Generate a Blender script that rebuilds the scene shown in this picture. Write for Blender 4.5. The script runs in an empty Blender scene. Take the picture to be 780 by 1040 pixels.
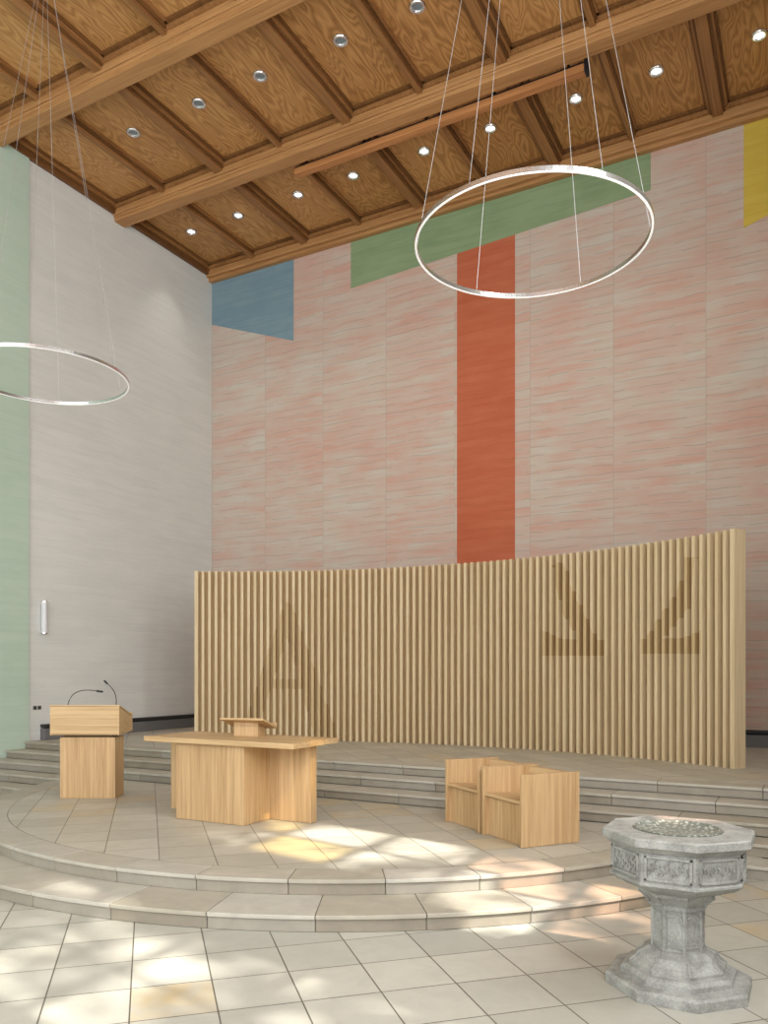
import bpy, math, random
from mathutils import Vector, Matrix
random.seed(7)
sc = bpy.context.scene
try:
    sc.view_settings.view_transform = 'Standard'
except Exception: pass

# ------------------------------------------------------------ helpers
def lin(c):
    r = []
    for v in c[:3]:
        v = v/255.0
        r.append(v/12.92 if v <= 0.04045 else ((v+0.055)/1.055)**2.4)
    return (r[0], r[1], r[2], 1.0)

class NT:
    def __init__(s, name):
        s.m = bpy.data.materials.new(name); s.m.use_nodes = True
        s.t = s.m.node_tree; s.t.nodes.clear()
        s.out = s.t.nodes.new('ShaderNodeOutputMaterial')
    def _set(s, sock, v):
        if isinstance(v, bpy.types.NodeSocket): s.t.links.new(v, sock)
        elif v is not None: sock.default_value = v
    def math(s, op, a, b=None, c=None, clamp=False):
        n = s.t.nodes.new('ShaderNodeMath'); n.operation = op; n.use_clamp = clamp
        s._set(n.inputs[0], a)
        if b is not None: s._set(n.inputs[1], b)
        if c is not None: s._set(n.inputs[2], c)
        return n.outputs[0]
    def pos(s):
        n = s.t.nodes.new('ShaderNodeNewGeometry')
        x = s.t.nodes.new('ShaderNodeSeparateXYZ'); s.t.links.new(n.outputs['Position'], x.inputs[0])
        return x.outputs[0], x.outputs[1], x.outputs[2]
    def obj(s):
        n = s.t.nodes.new('ShaderNodeTexCoord')
        x = s.t.nodes.new('ShaderNodeSeparateXYZ'); s.t.links.new(n.outputs['Object'], x.inputs[0])
        return x.outputs[0], x.outputs[1], x.outputs[2]
    def comb(s, x, y, z):
        n = s.t.nodes.new('ShaderNodeCombineXYZ')
        s._set(n.inputs[0], x); s._set(n.inputs[1], y); s._set(n.inputs[2], z)
        return n.outputs[0]
    def noise(s, vec, scale=1, detail=4, rough=0.55, dist=0):
        n = s.t.nodes.new('ShaderNodeTexNoise'); s._set(n.inputs['Vector'], vec)
        n.inputs['Scale'].default_value = scale; n.inputs['Detail'].default_value = detail
        n.inputs['Roughness'].default_value = rough; n.inputs['Distortion'].default_value = dist
        return n.outputs[0]
    def white(s, vec):
        n = s.t.nodes.new('ShaderNodeTexWhiteNoise'); n.noise_dimensions = '3D'
        s._set(n.inputs['Vector'], vec); return n.outputs['Value']
    def ramp(s, fac, stops):
        n = s.t.nodes.new('ShaderNodeValToRGB'); s._set(n.inputs[0], fac)
        e = n.color_ramp.elements
        while len(e) < len(stops): e.new(0.5)
        for i, (p, c) in enumerate(stops):
            e[i].position = p; e[i].color = c
        return n.outputs[0]
    def mix(s, fac, a, b, mode='MIX'):
        n = s.t.nodes.new('ShaderNodeMixRGB'); n.blend_type = mode
        s._set(n.inputs[0], fac); s._set(n.inputs[1], a); s._set(n.inputs[2], b)
        return n.outputs[0]
    def bump(s, h, strength=0.2, dist=0.01):
        n = s.t.nodes.new('ShaderNodeBump'); s._set(n.inputs['Height'], h)
        n.inputs['Strength'].default_value = strength; n.inputs['Distance'].default_value = dist
        return n.outputs[0]
    def bsdf(s, color, rough=0.6, metal=0, normal=None, emis=None, estr=0, spec=0.4):
        n = s.t.nodes.new('ShaderNodeBsdfPrincipled')
        s._set(n.inputs['Base Color'], color); s._set(n.inputs['Roughness'], rough)
        n.inputs['Metallic'].default_value = metal
        n.inputs['Specular IOR Level'].default_value = spec
        if normal is not None: s.t.links.new(normal, n.inputs['Normal'])
        if emis is not None:
            n.inputs['Emission Color'].default_value = emis; n.inputs['Emission Strength'].default_value = estr
        s.t.links.new(n.outputs[0], s.out.inputs[0]); return s.m

def plain(name, rgb, rough=0.5, metal=0, emis=None, estr=0):
    t = NT(name)
    x, y, z = t.obj()
    nz = t.noise(t.comb(x, y, z), 14, 3)
    c = t.mix(t.math('MULTIPLY', nz, 0.12), lin(rgb), lin([v*0.8 for v in rgb]))
    return t.bsdf(c, rough, metal, None, emis, estr)

def oak(name, light, dark, axis='z', amt=1.0, rough=0.5, space='obj'):
    t = NT(name)
    x, y, z = t.obj() if space == 'obj' else t.pos()
    sc_ = {'z': (30, 30, 0.9), 'x': (0.9, 30, 30), 'y': (30, 0.9, 30)}[axis]
    v = t.comb(t.math('MULTIPLY', x, sc_[0]), t.math('MULTIPLY', y, sc_[1]), t.math('MULTIPLY', z, sc_[2]))
    n1 = t.noise(v, 1.0, 6, 0.6, 0.4)
    sc2 = {'z': (3, 3, .25), 'x': (.25, 3, 3), 'y': (3, .25, 3)}[axis]
    v2 = t.comb(t.math('MULTIPLY', x, sc2[0]), t.math('MULTIPLY', y, sc2[1]), t.math('MULTIPLY', z, sc2[2]))
    n2 = t.noise(v2, 1.0, 3)
    f = t.math('ADD', t.math('MULTIPLY', n1, 0.7), t.math('MULTIPLY', n2, 0.4))
    c = t.ramp(f, [(0.38, lin(dark)), (0.66, lin(light))])
    return t.bsdf(c, rough, 0, t.bump(n1, 0.12, 0.004), spec=0.3)

class MB:
    def __init__(s): s.v = []; s.f = []; s.m = []
    def add(s, vs, fs, mi=0, M=None):
        b = len(s.v)
        for p in vs:
            p = Vector(p)
            if M is not None: p = M @ p
            s.v.append(tuple(p))
        for f in fs: s.f.append([b+i for i in f]); s.m.append(mi)
    def box(s, x0, x1, y0, y1, z0, z1, mi=0, M=None):
        vs = [(x0,y0,z0),(x1,y0,z0),(x1,y1,z0),(x0,y1,z0),(x0,y0,z1),(x1,y0,z1),(x1,y1,z1),(x0,y1,z1)]
        s.add(vs, [(0,3,2,1),(4,5,6,7),(0,1,5,4),(1,2,6,5),(2,3,7,6),(3,0,4,7)], mi, M)
    def prism(s, poly, a0, a1, axis='x', mi=0, M=None):
        n = len(poly); vs = []
        for a in (a0, a1):
            for p in poly:
                if axis == 'x': vs.append((a, p[0], p[1]))
                elif axis == 'y': vs.append((p[0], a, p[1]))
                else: vs.append((p[0], p[1], a))
        fs = [tuple(range(n))[::-1], tuple(range(n, 2*n))]
        for i in range(n):
            j = (i+1) % n; fs.append((i, j, n+j, n+i))
        s.add(vs, fs, mi, M)
    def lathe(s, prof, n=8, rot=0, mi=0, M=None, cap=True):
        vs = []; fs = []
        for (r, z) in prof:
            for k in range(n):
                a = rot + 2*math.pi*k/n
                vs.append((r*math.cos(a), r*math.sin(a), z))
        for i in range(len(prof)-1):
            for k in range(n):
                k2 = (k+1) % n
                fs.append((i*n+k, i*n+k2, (i+1)*n+k2, (i+1)*n+k))
        if cap:
            fs.append(tuple(range(n))[::-1]); fs.append(tuple((len(prof)-1)*n+k for k in range(n)))
        s.add(vs, fs, mi, M)
    def tube(s, pts, r=0.01, n=8, mi=0, M=None, closed=False):
        pts = [Vector(p) for p in pts]; vs = []; fs = []; L = len(pts)
        for i, p in enumerate(pts):
            a = pts[(i-1) % L] if (i > 0 or closed) else p
            b = pts[(i+1) % L] if (i < L-1 or closed) else p
            d = (b-a).normalized()
            up = Vector((0,0,1)) if abs(d.z) < 0.9 else Vector((1,0,0))
            u = d.cross(up).normalized(); w = u.cross(d).normalized()
            for k in range(n):
                t = 2*math.pi*k/n
                vs.append(tuple(p + r*(math.cos(t)*u + math.sin(t)*w)))
        for i in range(L if closed else L-1):
            for k in range(n):
                k2 = (k+1) % n; j = (i+1) % L
                fs.append((i*n+k, i*n+k2, j*n+k2, j*n+k))
        if not closed:
            fs.append(tuple(range(n))[::-1]); fs.append(tuple((L-1)*n+k for k in range(n)))
        s.add(vs, fs, mi, M)
    def sector(s, cx, cy, r0, r1, a0, a1, z0, z1, seg=6, mi=0):
        vs = []; fs = []
        for i in range(seg+1):
            a = a0+(a1-a0)*i/seg; c, q = math.cos(a), math.sin(a)
            vs += [(cx+r0*c, cy+r0*q, z0), (cx+r1*c, cy+r1*q, z0), (cx+r1*c, cy+r1*q, z1), (cx+r0*c, cy+r0*q, z1)]
        for i in range(seg):
            b = 4*i; n = b+4
            fs += [(b, n, n+1, b+1), (b+1, n+1, n+2, b+2), (b+3, b+2, n+2, n+3), (b, b+3, n+3, n)]
        if abs(a1-a0) < 2*math.pi-1e-3: fs += [(0, 1, 2, 3), (4*seg, 4*seg+3, 4*seg+2, 4*seg+1)]
        s.add(vs, fs, mi)
    def make(s, name, mats, loc=(0,0,0), rz=0, bevel=0, smooth=False, parent=None, seg=2):
        me = bpy.data.meshes.new(name); me.from_pydata(s.v, [], s.f); 
        for m in mats: me.materials.append(m)
        for p, mi in zip(me.polygons, s.m): p.material_index = mi
        import bmesh
        bm = bmesh.new(); bm.from_mesh(me); bmesh.ops.recalc_face_normals(bm, faces=bm.faces); bm.to_mesh(me); bm.free()
        if smooth:
            for p in me.polygons: p.use_smooth = True
        ob = bpy.data.objects.new(name, me); sc.collection.objects.link(ob)
        ob.location = loc; ob.rotation_euler = (0, 0, rz)
        if bevel:
            b = ob.modifiers.new('bevel', 'BEVEL'); b.width = bevel; b.segments = seg; b.limit_method = 'ANGLE'; b.angle_limit = math.radians(40)
        if parent: ob.parent = parent
        return ob

# ------------------------------------------------------------ camera
YAW = math.radians(28.5); F = 809.0; HZ = 682.0; CH = 2.0
cam = bpy.data.cameras.new('camera'); co = bpy.data.objects.new('camera', cam); sc.collection.objects.link(co)
cam.sensor_width = 36; cam.sensor_height = 36; cam.sensor_fit = 'AUTO'; cam.lens = F/1040*36
cam.shift_y = (HZ-520)/1040; cam.clip_end = 200
co.location = (0, 0, CH); co.rotation_euler = (math.radians(90), 0, YAW); sc.camera = co

def ray(px, py):
    l = (px-390)/F; u = (HZ-py)/F
    return Vector((-math.sin(YAW)+l*math.cos(YAW), math.cos(YAW)+l*math.sin(YAW), u))

# ------------------------------------------------------------ key dims
XL, XR, YB, YF = -13.24, 1.36, 15.4, -7.0
ZP = 0.675; ZD = 0.27; ZC = 12.0; ZB = 11.65
XA = -5.94

# ------------------------------------------------------------ materials
def tile_mat(name, size, po, qo, base, alt, ochre, poch=0.06, grout=(120,114,104)):
    t = NT(name); x, y, z = t.pos()
    p = t.math('DIVIDE', t.math('SUBTRACT', t.math('MULTIPLY', t.math('ADD', x, y), 0.70711), po), size)
    q = t.math('DIVIDE', t.math('SUBTRACT', t.math('MULTIPLY', t.math('SUBTRACT', y, x), 0.70711), qo), size)
    fp, fq = t.math('FLOOR', p), t.math('FLOOR', q)
    w = t.white(t.comb(fp, fq, 1.3)); w2 = t.white(t.comb(fp, fq, 7.7))
    def edge(a):
        fr = t.math('FRACT', a)
        return t.math('MINIMUM', fr, t.math('SUBTRACT', 1.0, fr))
    e = t.math('MINIMUM', edge(p), edge(q))
    g = t.math('LESS_THAN', e, 0.0095)
    nz = t.noise(t.comb(t.math('ADD', x, t.math('MULTIPLY', w, 9.0)), y, w2), 4.5, 6, 0.65, 0.6)
    c = t.mix(w, lin(base), lin(alt))
    och = t.math('LESS_THAN', w2, poch)
    nzo = t.math('MULTIPLY', t.math('SUBTRACT', t.noise(t.comb(x, y, w2), 3.0, 3, .5, .4), .3, None, True), 2.6, None, True)
    c = t.mix(t.math('MULTIPLY', och, nzo), c, lin(ochre))
    c = t.mix(t.math('MULTIPLY', t.math('SUBTRACT', nz, 0.45, None, True), 0.9), c, lin([v*0.82 for v in base]))
    c = t.mix(g, c, lin(grout))
    r = t.math('ADD', 0.32, t.math('MULTIPLY', nz, 0.25))
    return t.bsdf(c, r, 0, t.bump(t.math('SUBTRACT', t.math('MULTIPLY', nz, 0.2), g), 0.25, 0.004), spec=0.4)

M_floor = tile_mat('floor_stone_tiles', 0.5, 0.396, 0.27, (191,188,177), (172,170,161), (190,172,138), 0.10, (94,89,80))
M_dais = tile_mat('dais_stone_tiles', 0.5, 0.1, 0.12, (192,187,175), (175,171,159), (190,174,143), 0.08, (114,108,97))

def stone(name, rgb):
    t = NT(name); x, y, z = t.pos()
    nz = t.noise(t.comb(x, y, z), 5, 6, 0.65, 0.5)
    c = t.mix(nz, lin([v*1.06 for v in rgb]), lin([v*0.84 for v in rgb]))
    return t.bsdf(c, 0.5, 0, t.bump(nz, 0.1, 0.005))
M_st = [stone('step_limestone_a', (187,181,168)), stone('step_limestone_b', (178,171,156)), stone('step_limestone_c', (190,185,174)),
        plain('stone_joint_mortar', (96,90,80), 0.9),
        stone('riser_shaded_limestone_a', (158,150,136)), stone('riser_shaded_limestone_b', (150,141,126)), stone('riser_shaded_limestone_c', (162,155,143))]  # same limestone, riser shading put into the darker colours

def paint(name, base, tint, lo=0.40, hi=0.60, horiz='x', dirt=0.3, panels=True, seam=.35, wcourse=.30):
    t = NT(name); x, y, z = t.pos()
    h = x if horiz == 'x' else y
    pid = t.math('FLOOR', t.math('DIVIDE', t.math('ADD', h, 13.24), 1.64))
    w = t.white(t.comb(pid, 2.0, 3.0)) if panels else t.math('MULTIPLY', h, 0.0)
    off = t.math('MULTIPLY', w, 37.0)
    wob = t.math('MULTIPLY', t.math('SUBTRACT', t.noise(t.comb(t.math('MULTIPLY', h, 1.3), off, t.math('MULTIPLY', z, 1.5)), 1.0, 3), .5), 0.12)
    zz = t.math('ADD', z, wob)
    cr = t.math('DIVIDE', zz, 0.17)
    cid = t.math('FLOOR', cr)
    hh = t.math('ADD', h, off)
    cn = t.noise(t.comb(t.math('MULTIPLY', hh, .9), t.math('MULTIPLY', cid, 5.37), off), 1.0, 3, .55)
    n1 = t.noise(t.comb(t.math('MULTIPLY', hh, 0.6), off, t.math('MULTIPLY', zz, 9)), 1.0, 3, 0.55, 0.1)
    n2 = t.noise(t.comb(t.math('MULTIPLY', hh, 1.2), off, t.math('MULTIPLY', zz, 34.0)), 1.0, 4, 0.6)
    big = t.noise(t.comb(t.math('ADD', t.math('MULTIPLY', h, 0.5), off), 0.0, t.math('MULTIPLY', z, 0.5)), 1.0, 2)
    f = t.math('ADD', t.math('MULTIPLY', n1, 0.26), t.math('ADD', t.math('MULTIPLY', n2, 0.20), t.math('MULTIPLY', big, 0.24)))
    f = t.math('ADD', f, t.math('MULTIPLY', cn, wcourse))
    f = t.math('ADD', f, t.math('MULTIPLY', t.math('SUBTRACT', w, 0.5), 0.04))
    fac = t.ramp(f, [(lo, (0,0,0,1)), (hi, (1,1,1,1))])
    c = t.mix(fac, lin(base), lin(tint))
    fr = t.math('FRACT', cr)
    lmask = t.math('MULTIPLY', t.math('LESS_THAN', fr, 0.10), t.math('GREATER_THAN', t.noise(t.comb(t.math('MULTIPLY', hh, 1.4), cid, off), 1.0, 2), .48))
    c = t.mix(t.math('MULTIPLY', lmask, dirt), c, lin([v*0.80 for v in base]))
    if panels:
        fx = t.math('FRACT', t.math('DIVIDE', t.math('ADD', h, 13.24), 1.64))
        c = t.mix(t.math('MULTIPLY', t.math('LESS_THAN', fx, 0.010), seam), c, lin([v*0.8 for v in base]))
    return t.bsdf(c, 0.9, 0, t.bump(n2, 0.15, 0.006), spec=0.15)

M_pink = paint('pink_wash_plaster', (201,194,182), (203,163,148), dirt=.5)
M_white = paint('white_wash_plaster', (223,224,220), (211,213,210), horiz='y', dirt=0.12, panels=False)
M_mint = paint('mint_wash_plaster', (192,210,195), (180,202,185), panels=False, horiz='y', dirt=0.12)
M_red = paint('red_paint_plaster', (196,112,82), (184,97,68), panels=False, dirt=0.25)
M_green = paint('green_paint_plaster', (146,164,128), (126,150,112), panels=False, dirt=0.25)
M_blue = paint('blue_paint_plaster', (134,158,168), (114,144,160), panels=False, dirt=0.25)
M_yellow = paint('yellow_paint_plaster', (214,188,90), (202,172,70), panels=False, dirt=0.2)
M_plain_white = plain('white_plaster', (215,213,208), 0.9)

def ceil_panel():
    t = NT('ceiling_pine_panels'); x, y, z = t.pos()
    cx = t.math('FLOOR', t.math('DIVIDE', t.math('ADD', x, 13.25), 1.465)); cy = t.math('FLOOR', t.math('DIVIDE', t.math('SUBTRACT', y, 0.4), 3.0))
    w = t.white(t.comb(cx, cy, 0.5)); off = t.math('MULTIPLY', w, 50.0)
    v = t.comb(t.math('ADD', t.math('MULTIPLY', x, 2.3), off), t.math('MULTIPLY', y, 0.5), off)
    n1 = t.noise(v, 1.0, 2.5, 0.5, 0.35)
    rings = t.math('PINGPONG', t.math('MULTIPLY', n1, 38.0), 1.0)
    v2 = t.comb(t.math('MULTIPLY', x, 45), t.math('MULTIPLY', y, 2.0), off)
    n2 = t.noise(v2, 1.0, 4)
    f = t.math('ADD', t.math('MULTIPLY', rings, 0.45), t.math('ADD', t.math('MULTIPLY', n2, 0.33), t.math('MULTIPLY', w, 0.22)))
    c = t.ramp(f, [(0.1, lin((140,96,52))), (0.5, lin((182,133,80))), (0.9, lin((208,162,106)))])
    return t.bsdf(c, 0.45, 0, spec=0.3)
M_cpan = ceil_panel()
M_cbeam = oak('ceiling_beam_wood', (190,143,94), (154,109,66), 'x', space='pos')
M_crib = oak('ceiling_rib_wood', (164,117,72), (126,86,50), 'y', space='pos')
M_cmould = oak('ceiling_moulding_dark_wood', (124,84,47), (90,59,32), 'y', space='pos')
M_rail = oak('rail_wood', (192,134,84), (160,104,62), 'x', space='pos')

M_oakv = oak('oak_vertical_grain', (202,169,127), (164,130,89), 'z')
M_oakh = oak('oak_horizontal_grain', (205,175,133), (172,139,98), 'x')
M_oakd = oak('oak_shadow_gap', (110,84,55), (88,64,42), 'x')
M_slat = oak('screen_slat_oak', (218,198,163), (198,174,135), 'z')
M_slatbk = oak('screen_backing_oak', (192,163,120), (170,139,98), 'z')
M_letter = oak('screen_letter_oak', (190,162,118), (167,137,95), 'z')
M_letterf = oak('screen_letter_front_oak', (204,179,138), (185,159,117), 'z')
M_metal = plain('brushed_aluminium', (215,215,217), 0.22, 0.95)
M_dark = plain('dark_metal', (40,40,44), 0.45, 0.3)
M_heat = plain('convector_grey', (112,112,112), 0.5)
M_heatd = plain('convector_dark_grille', (48,48,48), 0.6)
M_led = plain('led_diffuser', (240,240,238), 0.4, 0, (1, .98, .95, 1), .35)
M_lampon = plain('downlight_glow', (255,250,235), 0.5, 0, (1, .95, .85, 1), 5.0)
M_lampoff = plain('downlight_glass_off', (120,132,140), 0.25)
M_sconce = plain('sconce_white_glass', (225,228,232), 0.3)
M_cable = plain('steel_cable', (190,190,190), 0.4, 0.5)

# ------------------------------------------------------------ room shell
b = MB(); b.box(XL-.3, XR+.3, YF, YB+.3, -0.3, 0.0); b.make('floor', [M_floor])
b = MB(); b.box(XL, XR, YB, YB+.3, -0.3, ZC+.3, 0)
yy = YB-0.004
def wpoly(pts, mi):
    b.add([(p[0], yy, p[1]) for p in pts], [tuple(range(len(pts)))], mi)
gz0, gz1 = 10.62, 10.96
def gz(x): return gz0+(gz1-gz0)*(x+9.21)/6.5
wpoly([(-6.62, ZP), (-5.35, ZP), (-5.35, gz(-5.35)), (-6.62, gz(-6.62))], 1)
wpoly([(-9.21, gz0), (-2.71, gz1), (-2.71, 11.95), (-9.21, 11.95)], 2)
wpoly([(XL, 10.64), (-10.77, 9.75), (-10.77, 11.95), (XL, 11.95)], 3)
wpoly([(-1.13, 9.83), (XR, 10.64), (XR, 11.95), (-1.13, 11.95)], 4)
b.make('wall_back', [M_pink, M_red, M_green, M_blue, M_yellow])
b = MB(); b.box(XL-.3, XL, 10.12, YB+.3, -0.3, ZC+.3, 0); b.box(XL-.3, XL+0.05, YF, 10.12, -0.3, ZC+.3, 1)
b.make('wall_left', [M_white, M_mint])

wins = [(-6.4,-4.9), (-3.5,-2.0), (-.6,.9), (2.1,3.6), (5.0,6.5)]
WZ0, WZ1 = 2.6, 9.0
b = MB(); prev = YF
for (a, c) in wins:
    b.box(XR, XR+.3, prev, a, -0.3, ZC+.3); b.box(XR, XR+.3, a, c, -0.3, WZ0); b.box(XR, XR+.3, a, c, WZ1, ZC+.3); prev = c
b.box(XR, XR+.3, prev, YB+.3, -0.3, ZC+.3)
b.make('wall_right', [M_plain_white])
def glassmat(name, rgb):
    t = NT(name); n = t.t.nodes.new('ShaderNodeBsdfTransparent'); n.inputs[0].default_value = lin(rgb)
    t.t.links.new(n.outputs[0], t.out.inputs[0]); return t.m
G = [glassmat('clear_glass', (244,246,246)), glassmat('rose_glass', (250,210,185)), glassmat('amber_glass', (252,228,160))]
for i, (a, c) in enumerate(wins):
    w = MB(); x0 = XR+.12
    for k in range(3):
        yk = a+(c-a)*k/2; w.box(x0-.03, x0+.05, max(a, yk-.03), min(c, yk+.03), WZ0, WZ1, 0)
    nz_ = 5
    for k in range(nz_+1):
        zk = WZ0+(WZ1-WZ0)*k/nz_; w.box(x0-.03, x0+.05, a, c, max(WZ0, zk-.03), min(WZ1, zk+.03), 0)
    for k in range(nz_):
        for j in range(2):
            mi = 1
            if i == 4: mi = (2, 1, 1, 3, 1)[k] if j == 0 else (2, 2, 1, 1, 3)[k]
            ya, yb_ = a+(c-a)*j/2+.03, a+(c-a)*(j+1)/2-.03
            za, zb_ = WZ0+(WZ1-WZ0)*k/nz_+.03, WZ0+(WZ1-WZ0)*(k+1)/nz_-.03
            w.add([(x0+.01, ya, za), (x0+.01, yb_, za), (x0+.01, yb_, zb_), (x0+.01, ya, zb_)], [(0,1,2,3)], mi)
    w.make('window_%d' % (i+1), [M_dark]+G)

# ------------------------------------------------------------ ceiling
b = MB(); b.box(XL-.3, XR+.3, YF, YB+.3, ZC, ZC+.3, 0)
beamsY = [12.4-3.0*k for k in range(0, 7)]
ribs = [-13.25+2.93*k for k in range(0, 6)]
mids = [(-11.79)+2.93*k for k in range(0, 5)]
bays = [(12.4+.17, YB-.22)] + [(y-3.0+.17, y-.17) for y in beamsY[:-1]]
def rb(X, h, d, ya, yb_, mi):
    b.box(max(XL, X-h), min(XR, X+h), ya, yb_, ZC-d, ZC-.001, mi)
for (ya, yb_) in bays:
    for X in ribs:
        rb(X, .085, .19, ya, yb_, 1); rb(X, .125, .14, ya, yb_, 2); rb(X, .165, .10, ya, yb_, 1); rb(X, .20, .05, ya, yb_, 2)
    for X in mids:
        rb(X, .045, .16, ya, yb_, 1); rb(X, .075, .11, ya, yb_, 2); rb(X, .11, .05, ya, yb_, 1)
    for (c0, c1, c2, c3) in ((ya, ya+.06, ya, ya+.12), (yb_-.06, yb_, yb_-.12, yb_)):
        b.box(XL, XR, c0, c1, ZC-.12, ZC-.0003, 1); b.box(XL, XR, c2, c3, ZC-.05, ZC-.0004, 2)
b.make('ceiling', [M_cpan, M_crib, M_cmould])
for i, Y in enumerate(beamsY):
    m = MB(); m.box(XL, XR, Y-.14, Y+.14, ZB, ZC, 0)
    m.box(XL, XR, Y-.19, Y+.19, ZB+.12, ZC, 0); m.box(XL, XR, Y-.165, Y+.165, ZB+.07, ZB+.12, 0)
    m.make('ceiling_beam' if i == 0 else 'ceiling_beam.%03d' % i, [M_cbeam], bevel=.012)
m = MB(); m.box(XL, XR, YB-.22, YB-.005, ZB+.08, ZC, 0); m.box(XL, XR, YB-.14, YB-.005, ZB, ZB+.08, 0)
m.make('trim_back_cornice', [M_cbeam], bevel=.012)
m = MB(); m.box(XL+.0, XL+.09, YF, YB-.2, ZC-.22, ZC-.09, 0)
m.make('trim_left_cornice', [M_cmould], bevel=.01)
m = MB(); m.box(-8.85, -3.25, 12.66, 12.80, ZB-.08, ZB+.04, 0); m.box(-8.85, -3.25, 12.68, 12.78, ZB+.04, ZB+.08, 1)
for k in range(5):
    X = -8.6+1.27*k; m.box(X-.02, X+.02, 12.70, 12.76, ZB+.08, ZC-.01, 1)
m.box(-3.25, -3.20, 12.65, 12.81, ZB-.10, ZB+.10, 1)
m.make('lighting_rail', [M_rail, M_dark], bevel=.006)

lx = [-12.47, -11.12, -9.54, -8.2, -6.62, -5.27, -3.69, -2.34, -.79]
cnt = 0
def downlight(X, Y, on):
    global cnt
    m = MB(); m.lathe([(.085, -.018), (.088, -.026), (.115, -.026), (.125, -.012), (.125, .008)], 28, 0, 0, None, False)
    m.lathe([(.085, -.018), (.07, .0)], 24, 0, 0, None, False)
    m.lathe([(.072, -.006), (.072, -.004)], 20, 0, 1, None, True)
    m.make('ceiling_downlight' if cnt == 0 else 'ceiling_downlight.%03d' % cnt, [M_metal, M_lampon if on else M_lampoff], loc=(X, Y, ZC-.009))
    cnt += 1
    if on:
        l = bpy.data.lights.new('spot', 'SPOT'); l.energy = 70; l.spot_size = math.radians(75); l.spot_blend = .8; l.color = (1, .93, .82); l.shadow_soft_size = .06
        o = bpy.data.objects.new('downlight_lamp', l); sc.collection.objects.link(o); o.location = (X, Y, ZC-.09)
for X in lx: downlight(X, 13.80, True)
for X in lx[1:]: downlight(X, 10.75, False)

# ------------------------------------------------------------ platform and steps
SXL, SXR = XL+.055, XR-.005
b = MB(); b.box(SXL, SXR, 10.36, YB-.006, 0, ZP-.001, 0); b.make('chancel_platform', [M_dais])
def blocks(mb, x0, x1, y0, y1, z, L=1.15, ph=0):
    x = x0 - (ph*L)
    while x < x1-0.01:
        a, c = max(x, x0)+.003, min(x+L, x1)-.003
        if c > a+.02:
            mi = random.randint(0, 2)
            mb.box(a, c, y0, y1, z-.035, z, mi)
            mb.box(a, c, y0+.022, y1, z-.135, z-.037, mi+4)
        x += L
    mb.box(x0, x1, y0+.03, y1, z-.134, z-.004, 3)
b = MB()
blocks(b, SXL, SXR, 10.0, 10.35, ZP, 1.15, 0)
blocks(b, SXL, SXR, 9.6, 10.0, .54, 1.15, .4)
blocks(b, SXL, SXR, 9.2, 9.6, .405, 1.15, .7)
blocks(b, SXL, -10.5, 8.8, 9.2, .269); blocks(b, -1.2, SXR, 8.8, 9.2, .269)
blocks(b, SXL, -11.0, 8.4, 8.8, .134); blocks(b, -.7, SXR, 8.4, 8.8, .134)
b.box(SXL, SXR, 9.24, 10.3, 0, .27, 3)
DX, DY, DR1, DR2 = -5.85, 10.0, 4.97, 5.50
N = 96; R0 = DR1-.36
def clipa(r): return math.asin(.805/r)
ca = clipa(R0)
vs = [(DX+R0*math.cos(math.pi+ca+(math.pi-2*ca)*i/N), DY+R0*math.sin(math.pi+ca+(math.pi-2*ca)*i/N), 0.2695) for i in range(N+1)]
b.add(vs, [tuple(range(N+1))], 7)
def rim(r0, r1, z, n):
    ca = clipa(r0); A = math.pi+ca; S = math.pi-2*ca
    for k in range(n):
        a0 = A + S*k/n; a1 = A + S*(k+1)/n; g = .003/r1
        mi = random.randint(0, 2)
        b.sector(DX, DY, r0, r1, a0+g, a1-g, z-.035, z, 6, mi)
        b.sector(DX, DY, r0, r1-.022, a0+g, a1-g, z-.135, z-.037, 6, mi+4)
    b.sector(DX, DY, r0-.05, r1-.03, A, A+S, 0, z-.004, 90, 3)
rim(R0+.004, DR1, .271, 17); rim(DR1-.05, DR2, .136, 18)
b.make('chancel_steps', M_st+[M_dais], bevel=.006)

# convector along walls
b = MB()
b.box(XL+.002, XL+.14, 10.4, YB-.01, ZP, ZP+.22, 0); b.box(XL+.002, XL+.16, 10.4, YB-.01, ZP+.24, ZP+.30, 1); b.box(XL+.02, XL+.1, 10.42, YB-.01, ZP+.22, ZP+.24, 1)
b.box(XL+.16, SXR, YB-.14, YB-.006, ZP, ZP+.22, 0); b.box(XL+.16, SXR, YB-.16, YB-.006, ZP+.24, ZP+.30, 1); b.box(XL+.16, SXR, YB-.1, YB-.006, ZP+.22, ZP+.24, 1)
b.make('wall_convector', [M_heat, M_heatd], bevel=.005)
b = MB(); b.box(0, .03, -.04, .04, .05, .55, 1); b.lathe([(.055, 0), (.055, .6)], 20, 0, 0, Matrix.Translation((.07, 0, 0)))
b.lathe([(.06, -.02), (.06, .0)], 20, 0, 1, Matrix.Translation((.07, 0, 0))); b.lathe([(.06, .6), (.06, .62)], 20, 0, 1, Matrix.Translation((.07, 0, 0)))
b.make('wall_sconce', [M_sconce, M_metal], loc=(XL, 10.44, 2.75))
b = MB()
for k in range(2):
    b.box(0, .012, k*.1-.04, k*.1+.04, -.04, .04, 0); b.box(.012, .018, k*.1-.022, k*.1+.022, -.022, .022, 1)
b.make('wall_socket', [M_heat, M_dark], loc=(XL, 10.28, 1.3), bevel=.003)

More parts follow.
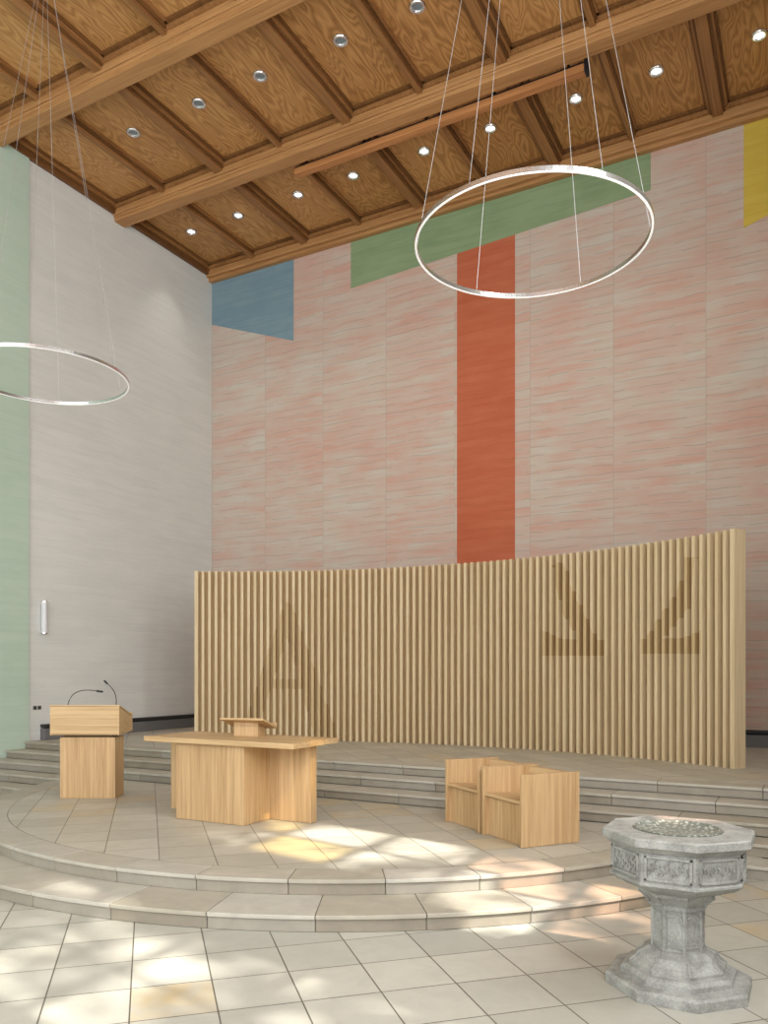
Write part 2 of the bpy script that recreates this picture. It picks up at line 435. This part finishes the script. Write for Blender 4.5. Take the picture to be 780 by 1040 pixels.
# ------------------------------------------------------------ curved slat screen
SX, SR = -5.77, 8.76; SY = 11.8-7.36; half = math.asin(4.76/8.76); ZT = 3.94
def scr(px, py):
    r = ray(px, py); ox, oy = -SX, -SY
    A = r.x**2+r.y**2; B = 2*(r.x*ox+r.y*oy); C = ox*ox+oy*oy-(SR+.03)**2
    t = (-B+math.sqrt(B*B-4*A*C))/(2*A)
    x, y, z = r.x*t, r.y*t, CH+r.z*t
    return math.atan2(x-SX, y-SY), z
polys = [
 [(289,612),(296,612),(345,753),(321,753),(291,645)],
 [(289,612),(296,612),(294,640),(258,751),(243,750)],
 [(265,689),(308,690),(311,700),(262,699)],
 [(551,640),(570,649),(611,650),(611,666),(551,666)],
 [(611,660),(594,660),(571,622),(561,574),(572,570),(582,600),(598,632)],
 [(652,649),(694,648),(713,640),(713,664),(652,664)],
 [(652,655),(668,655),(702,615),(707,566),(696,566),(690,597),(668,630)],
]
polys = [[scr(*p) for p in P] for P in polys]
def intervals(a):
    iv = []
    for P in polys:
        zs = []
        for i in range(len(P)):
            (a0, z0), (a1, z1) = P[i], P[(i+1) % len(P)]
            if (a0-a)*(a1-a) < 0: zs.append(z0+(z1-z0)*(a-a0)/(a1-a0))
        zs.sort()
        for k in range(0, len(zs)-1, 2): iv.append([max(zs[k], ZP), min(zs[k+1], ZT-.02)])
    iv.sort(); out = []
    for s_ in iv:
        if s_[1]-s_[0] < .01: continue
        if out and s_[0] <= out[-1][1]+.005: out[-1][1] = max(out[-1][1], s_[1])
        else: out.append(s_)
    return out
def stack2(u0, u1):
    A, B, C = intervals(u0), intervals(u1), intervals((u0+u1)/2)
    if not (len(A) == len(B) == len(C)): A = B = C
    z = (ZP, ZP); st = []
    for (p, q) in zip(A, B):
        if p[0] > z[0]+.001 or q[0] > z[1]+.001: st.append((z[0], z[1], p[0], q[0], 0))
        st.append((p[0], q[0], p[1], q[1], 1)); z = (p[1], q[1])
    if z[0] < ZT: st.append((z[0], z[1], ZT, ZT, 0))
    return st
b = MB(); NF = 80; pitch = 2*half/NF; fw = .052
def P3(a, r, z): return (SX+r*math.sin(a), SY+r*math.cos(a), z)
def strip(u0, r0, u1, r1, m0, m1, uu=None):
    a0, a1 = uu or (u0, u1)
    for (p, q, p2, q2, mi) in stack2(a0, a1):
        b.add([P3(u0, r0, p), P3(u1, r1, q), P3(u1, r1, q2), P3(u0, r0, p2)], [(0,1,2,3)], m1 if mi else m0)
for k in range(1, NF):
    a = -half + k*pitch; d = fw/2/SR
    for j in range(4): strip(a-d+2*d*j/4, SR, a-d+2*d*(j+1)/4, SR, 0, 3)
    for u in (a-d, a+d): strip(u, SR, u, SR+.12, 0, 2)
    b.add([P3(a-d, SR, ZT), P3(a+d, SR, ZT), P3(a+d, SR+.12, ZT), P3(a-d, SR+.12, ZT)], [(0,1,2,3)], 0)
NG = NF*6
for k in range(NG):
    a0 = -half+2*half*k/NG; a1 = a0+2*half/NG
    strip(a0, SR+.119, a1, SR+.119, 1, 2)
NG = NF*2
for k in range(NG):
    a0 = -half+2*half*k/NG; a1 = a0+2*half/NG
    b.add([P3(a0, SR+.22, ZP), P3(a1, SR+.22, ZP), P3(a1, SR+.22, ZT), P3(a0, SR+.22, ZT)], [(0,1,2,3)], 1)
    b.add([P3(a0, SR+.119, ZT), P3(a1, SR+.119, ZT), P3(a1, SR+.22, ZT), P3(a0, SR+.22, ZT)], [(0,1,2,3)], 0)
for s_ in (-1, 1):
    a0, a1 = (half-.004, half+.004) if s_ > 0 else (-half-.004, -half+.004)
    vs = [P3(a0, SR-.0, ZP), P3(a1, SR-.0, ZP), P3(a1, SR+.23, ZP), P3(a0, SR+.23, ZP)]; vs += [(v[0], v[1], ZT+.004) for v in vs]
    b.add(vs, [(0,3,2,1),(4,5,6,7),(0,1,5,4),(1,2,6,5),(2,3,7,6),(3,0,4,7)], 0)
b.make('curved_slat_screen', [M_slat, M_slatbk, M_letter, M_letterf])

# ------------------------------------------------------------ lectern
def shared_T(x, y, z=ZD+.002): return (x, y, z)
b = MB()
b.box(-.375, .375, 0, .37, 0, .83, 0)
b.box(-.33, .33, .03, .34, .83, .862, 2)
prof = [(-.05, .862), (.52, .89), (.52, 1.07), (.47, 1.10), (-.05, 1.25)]
b.prism(prof, -.49, .45, 'x', 1)
b.prism([(-.06, 1.255), (.49, 1.095), (.49, 1.115), (-.06, 1.275)], -.50, .46, 'x', 1)
b.box(-.50, .46, .48, .50, 1.10, 1.15, 1)
b.box(-.47, .43, -.056, -.05, .868, .875, 2)
def goose(p0, p1, p2, p3):
    pts = []
    for i in range(15):
        t = i/14; q = (1-t)**3*Vector(p0)+3*(1-t)**2*t*Vector(p1)+3*(1-t)*t*t*Vector(p2)+t**3*Vector(p3); pts.append(q)
    b.tube(pts, .006, 8, 3)
    d = (Vector(p3)-pts[-2]).normalized(); b.tube([Vector(p3), Vector(p3)+d*.09], .014, 10, 3)
    b.tube([Vector(p0)-Vector((0,0,.03)), Vector(p0)], .02, 10, 3)
goose((-.33, .15, 1.23), (-.33, .2, 1.42), (-.22, .22, 1.50), (.0, .34, 1.455))
goose((.33, .15, 1.22), (.36, .2, 1.42), (.26, .22, 1.50), (.15, .34, 1.56))
b.make('lectern', [M_oakv, M_oakh, M_oakd, M_dark], loc=shared_T(-8.73, 7.61), rz=YAW, bevel=.005)

# ------------------------------------------------------------ altar table
b = MB(); tx, ty = -6.13, 7.08
b.prism([(-.5, 0), (.5, 0), (.5, .48), (1.08, .48), (1.08, .60), (.5, .60), (.5, .74), (-.5, .74), (-.5, .60), (-1.04, .60), (-1.04, .48), (-.5, .48)], 0, .895, 'z', 0)
b.box(-.95, 1.22, -.07, .84, .895, .955, 1)
b.make('altar_table', [M_oakv, M_oakh], loc=shared_T(tx, ty), bevel=.005)
b = MB()
b.box(-.16, .16, -.08, .10, 0, .13, 0)
b.prism([(-.20, .20), (-.20, .225), (.20, .105), (.20, .08)], -.28, .28, 'x', 1)
b.box(-.28, .28, .18, .20, .09, .15, 1)
b.prism([(-.08, .12), (.12, .12), (.12, .10), (-.08, .19)], -.16, .16, 'x', 0)
b.make('book_stand', [M_oakv, M_oakh], loc=(-5.99, 7.63, ZD+.002+.956), rz=math.radians(12), bevel=.003)

# ------------------------------------------------------------ chairs
th = math.atan2(-.6, .8)
C0 = Vector((-2.53, 7.48)); vv = Vector((-.8, .6))
for i, L in enumerate((.37, 1.17)):
    x, y = C0+vv*L
    b = MB()
    b.box(.33, .37, 0, .70, 0, .715, 0); b.box(-.37, -.33, 0, .70, 0, .715, 0)
    b.prism([(.015, .415), (.60, .385), (.60, .42), (.015, .45)], -.33, .33, 'x', 1)
    b.box(-.33, .33, .06, .09, .0, .40, 0)
    b.prism([(.50, .41), (.58, .70), (.66, .70), (.58, .39)], -.33, .33, 'x', 1)
    b.box(-.33, .33, .65, .68, .0, .70, 0)
    b.make('armchair' if i == 0 else 'armchair.%03d' % i, [M_oakv, M_oakh], loc=shared_T(x, y), rz=th, bevel=.004)

# ------------------------------------------------------------ baptismal font
t = NT('font_grey_sandstone'); x, y, z = t.obj()
n1 = t.noise(t.comb(x, y, z), 9, 6, .65); n2 = t.noise(t.comb(x, y, z), 90, 4, .6)
c = t.ramp(t.math('ADD', t.math('MULTIPLY', n1, .6), t.math('MULTIPLY', n2, .4)), [(.32, lin((112,112,109))), (.5, lin((152,152,148))), (.68, lin((184,184,179)))])
M_font = t.bsdf(c, .55, 0, t.bump(n2, .25, .004))
t = NT('font_basin_hammered_metal'); x, y, z = t.obj()
vn = t.t.nodes.new('ShaderNodeTexVoronoi'); vn.inputs['Scale'].default_value = 38; t.t.links.new(t.comb(x, y, z), vn.inputs['Vector'])
c = t.ramp(vn.outputs['Distance'], [(.1, lin((198,200,190))), (.55, lin((122,125,116)))])
M_basin = t.bsdf(c, .5, .2, t.bump(vn.outputs['Distance'], .6, .01))
b = MB(); rot = math.pi/8
b.lathe([(.455, 0), (.455, .055), (.44, .07), (.36, .075), (.36, .105), (.335, .125), (.30, .13), (.30, .15), (.265, .17), (.24, .20), (.235, .215), (.20, .235), (.185, .245),
         (.158, .25), (.158, .50), (.18, .505), (.185, .52), (.175, .535), (.19, .55), (.215, .575), (.245, .60), (.245, .615), (.30, .635), (.375, .665), (.41, .69), (.425, .70), (.425, .715), (.41, .725),
         (.41, .895), (.425, .905), (.45, .93), (.475, .94), (.475, .985), (.465, .993)], 8, rot, 0, None, False)
r8 = lambda r, z: [(r*math.cos(rot+2*math.pi*k/8), r*math.sin(rot+2*math.pi*k/8), z) for k in range(8)]
o = r8(.465, .993); nI = 32
inner = [(.27*math.cos(rot+2*math.pi*k/nI), .27*math.sin(rot+2*math.pi*k/nI), .993) for k in range(nI)]
vs = o+inner; fs = []
for k in range(8):
    k2 = (k+1) % 8; a = k*4
    fs.append(tuple([k, k2]+[8+((a+4-j) % nI) for j in range(5)]))
b.add(vs, fs, 0)
b.lathe([(.27, .993), (.275, 1.002), (.255, 1.004), (.245, .99), (.20, .975), (.12, .968), (0.01, .965)], 32, rot, 1, None, False)
for k in range(8):
    ang = 2*math.pi*k/8
    Mx = Matrix.Rotation(ang+math.pi/2, 4, 'Z')
    ap = math.cos(math.pi/8)
    A = .41*ap; hw = .41*math.sin(math.pi/8)-.02
    for (x0, x1, z0, z1) in ((-hw, hw, .735, .75), (-hw, hw, .87, .885), (-hw, -hw+.015, .735, .885), (hw-.015, hw, .735, .885)):
        b.box(x0, x1, -A-.014, -A+.01, z0, z1, 0, Mx)
    for j in range(9):
        xx = -hw+.032+j*(2*hw-.064)/8
        zz = .81+.018*math.sin(j*2.1+k)
        b.tube([(xx-.010, -A-.004, zz-.035), (xx+.006, -A-.009, zz-.01), (xx-.006, -A-.009, zz+.012), (xx+.010, -A-.004, zz+.034)], .0065, 6, 0, Mx)
    A = .158*ap; hw = .158*math.sin(math.pi/8)-.010
    pts = [(-hw, -A-.002, .275), (-hw, -A-.002, .43)]
    for j in range(1, 8):
        t_ = math.pi-math.pi*j/8; pts.append((hw*math.cos(t_), -A-.002, .43+.045*math.sin(t_)))
    pts += [(hw, -A-.002, .43), (hw, -A-.002, .275)]
    b.tube(pts, .009, 6, 0, Mx, closed=True)
    for sx in (-1, 1):
        b.tube([(sx*hw*.75, -A-.004, .485), (sx*hw*.75, -A-.008, .487)], .008, 8, 0, Mx)
    M2 = Matrix.Rotation(ang+math.pi/8, 4, 'Z')
    b.tube([(.156, 0, .245), (.156, 0, .505)], .013, 8, 0, M2)
    b.tube([(.245, 0, .60), (.20, 0, .56), (.18, 0, .53)], .010, 6, 0, M2)
    b.tube([(.30, 0, .145), (.262, 0, .175), (.238, 0, .21)], .010, 6, 0, M2)
b.make('baptismal_font', [M_font, M_basin], loc=(-.78, 5.38, 0.001), bevel=.004)

# ------------------------------------------------------------ ring pendants
def ring(name, X, Y, r=1.15, H=6.28, n=6, ph=0.0):
    e = bpy.data.objects.new(name, None); sc.collection.objects.link(e); e.location = (X, Y, H)
    m = MB(); N = 120
    m.sector(0, 0, r-.014, r+.014, 0, 2*math.pi, -.014, .030, N, 0)
    m.sector(0, 0, r-.010, r+.010, 0, 2*math.pi, -.018, -.0135, N, 1)
    m.make('led_ring', [M_metal, M_led], parent=e)
    m = MB(); top = ZC-H-.02
    for k in range(n):
        a = ph+2*math.pi*k/n
        m.tube([(r*math.cos(a), r*math.sin(a), .02), (.10*math.cos(a), .10*math.sin(a), top)], .003, 6, 0)
    m.make('suspension_cables', [M_cable], parent=e)
    m = MB(); m.lathe([(.14, top-.05), (.15, top)], 32, 0, 0); m.make('ceiling_canopy', [M_metal], parent=e)
ring('ring_pendant_lamp', -2.5, 7.68, ph=.35)
ring('ring_pendant_lamp.001', -9.86, 7.84, ph=.2)

# ------------------------------------------------------------ unseen tree added as a gobo to dapple the sun
SD = Vector((-1, .18, -1.15))
tr = bpy.data.objects.new('gobo_tree', None); sc.collection.objects.link(tr); tr.location = (7, 4, -.3)
m = MB(); m.tube([(0,0,0),(.1,0,2.5),(0,.1,5),(.1,.2,8)], .25, 10, 0)
for k in range(14):
    a = k*2.4; z = 3.5+.45*k; m.tube([(0,0,z), (1.4*math.cos(a), 2.6*math.sin(a), z+.9), (2.2*math.cos(a), 5*math.sin(a), z+1.3)], .07, 6, 0)
m.make('trunk', [plain('bark', (90,72,56), .9)], parent=tr)
m = MB(); m2 = random.Random(3)
gaps = [(-4.25, 6.85, 1.0, .75, .07), (-3.3, 7.2, .7, .5, .25), (-2.0, 6.3, .9, .7, .15), (-4.1, 3.5, 1.2, .9, .45), (-5.6, 5.3, .7, .5, .45)]  # leaves thinned here so sun patches land at these floor spots
for k in range(19000):
    cz = m2.uniform(3, 18); x = m2.gauss(0, 1.0); y = m2.uniform(-9, 9)
    tt = (cz-.3-.27)/1.15; fx, fy = 7+x-tt, 4+y+.18*tt
    keep = .92 if math.sin(y*1.7+cz*.9)+math.sin(cz*1.9-y*.8+x) > -1.3 else .35
    for (gx, gy, rx, ry, pk) in gaps:
        if ((fx-gx)/rx)**2+((fy-gy)/ry)**2 < 1: keep = min(keep, pk)
    if m2.random() > keep: continue
    s_ = m2.uniform(.10, .24); q = Matrix.Translation((x, y, cz)) @ Matrix.Rotation(m2.uniform(0, 6.28), 4, 'Z') @ Matrix.Rotation(m2.uniform(-1.2, 1.2), 4, 'X')
    m.add([(-s_, 0, 0), (0, -s_*.6, 0), (s_, 0, 0), (0, s_*.6, 0)], [(0,1,2,3)], 0, q)
m.make('gobo_foliage', [plain('leaf_green', (90,130,60), .6)], parent=tr)

# ------------------------------------------------------------ lights
w = bpy.data.worlds.new('world'); sc.world = w; w.use_nodes = True
bg = w.node_tree.nodes['Background']; bg.inputs[0].default_value = (.96, .98, 1, 1); bg.inputs[1].default_value = 2.7
sun = bpy.data.lights.new('sun', 'SUN'); sun.energy = 10.5; sun.angle = .018; sun.color = (1, .95, .86)
so = bpy.data.objects.new('sun', sun); sc.collection.objects.link(so)
so.rotation_euler = SD.normalized().to_track_quat('-Z', 'Y').to_euler(); so.location = (10, 0, 15)
for i, (a, c) in enumerate(wins):
    l = bpy.data.lights.new('window_daylight', 'AREA'); l.shape = 'RECTANGLE'; l.size = WZ1-WZ0-.2; l.size_y = c-a-.2; l.energy = 270; l.color = (.98, .99, 1)
    o = bpy.data.objects.new('window_daylight', l); sc.collection.objects.link(o)
    o.location = (XR+.02, (a+c)/2, (WZ0+WZ1)/2); o.rotation_euler = (0, math.radians(90), 0)
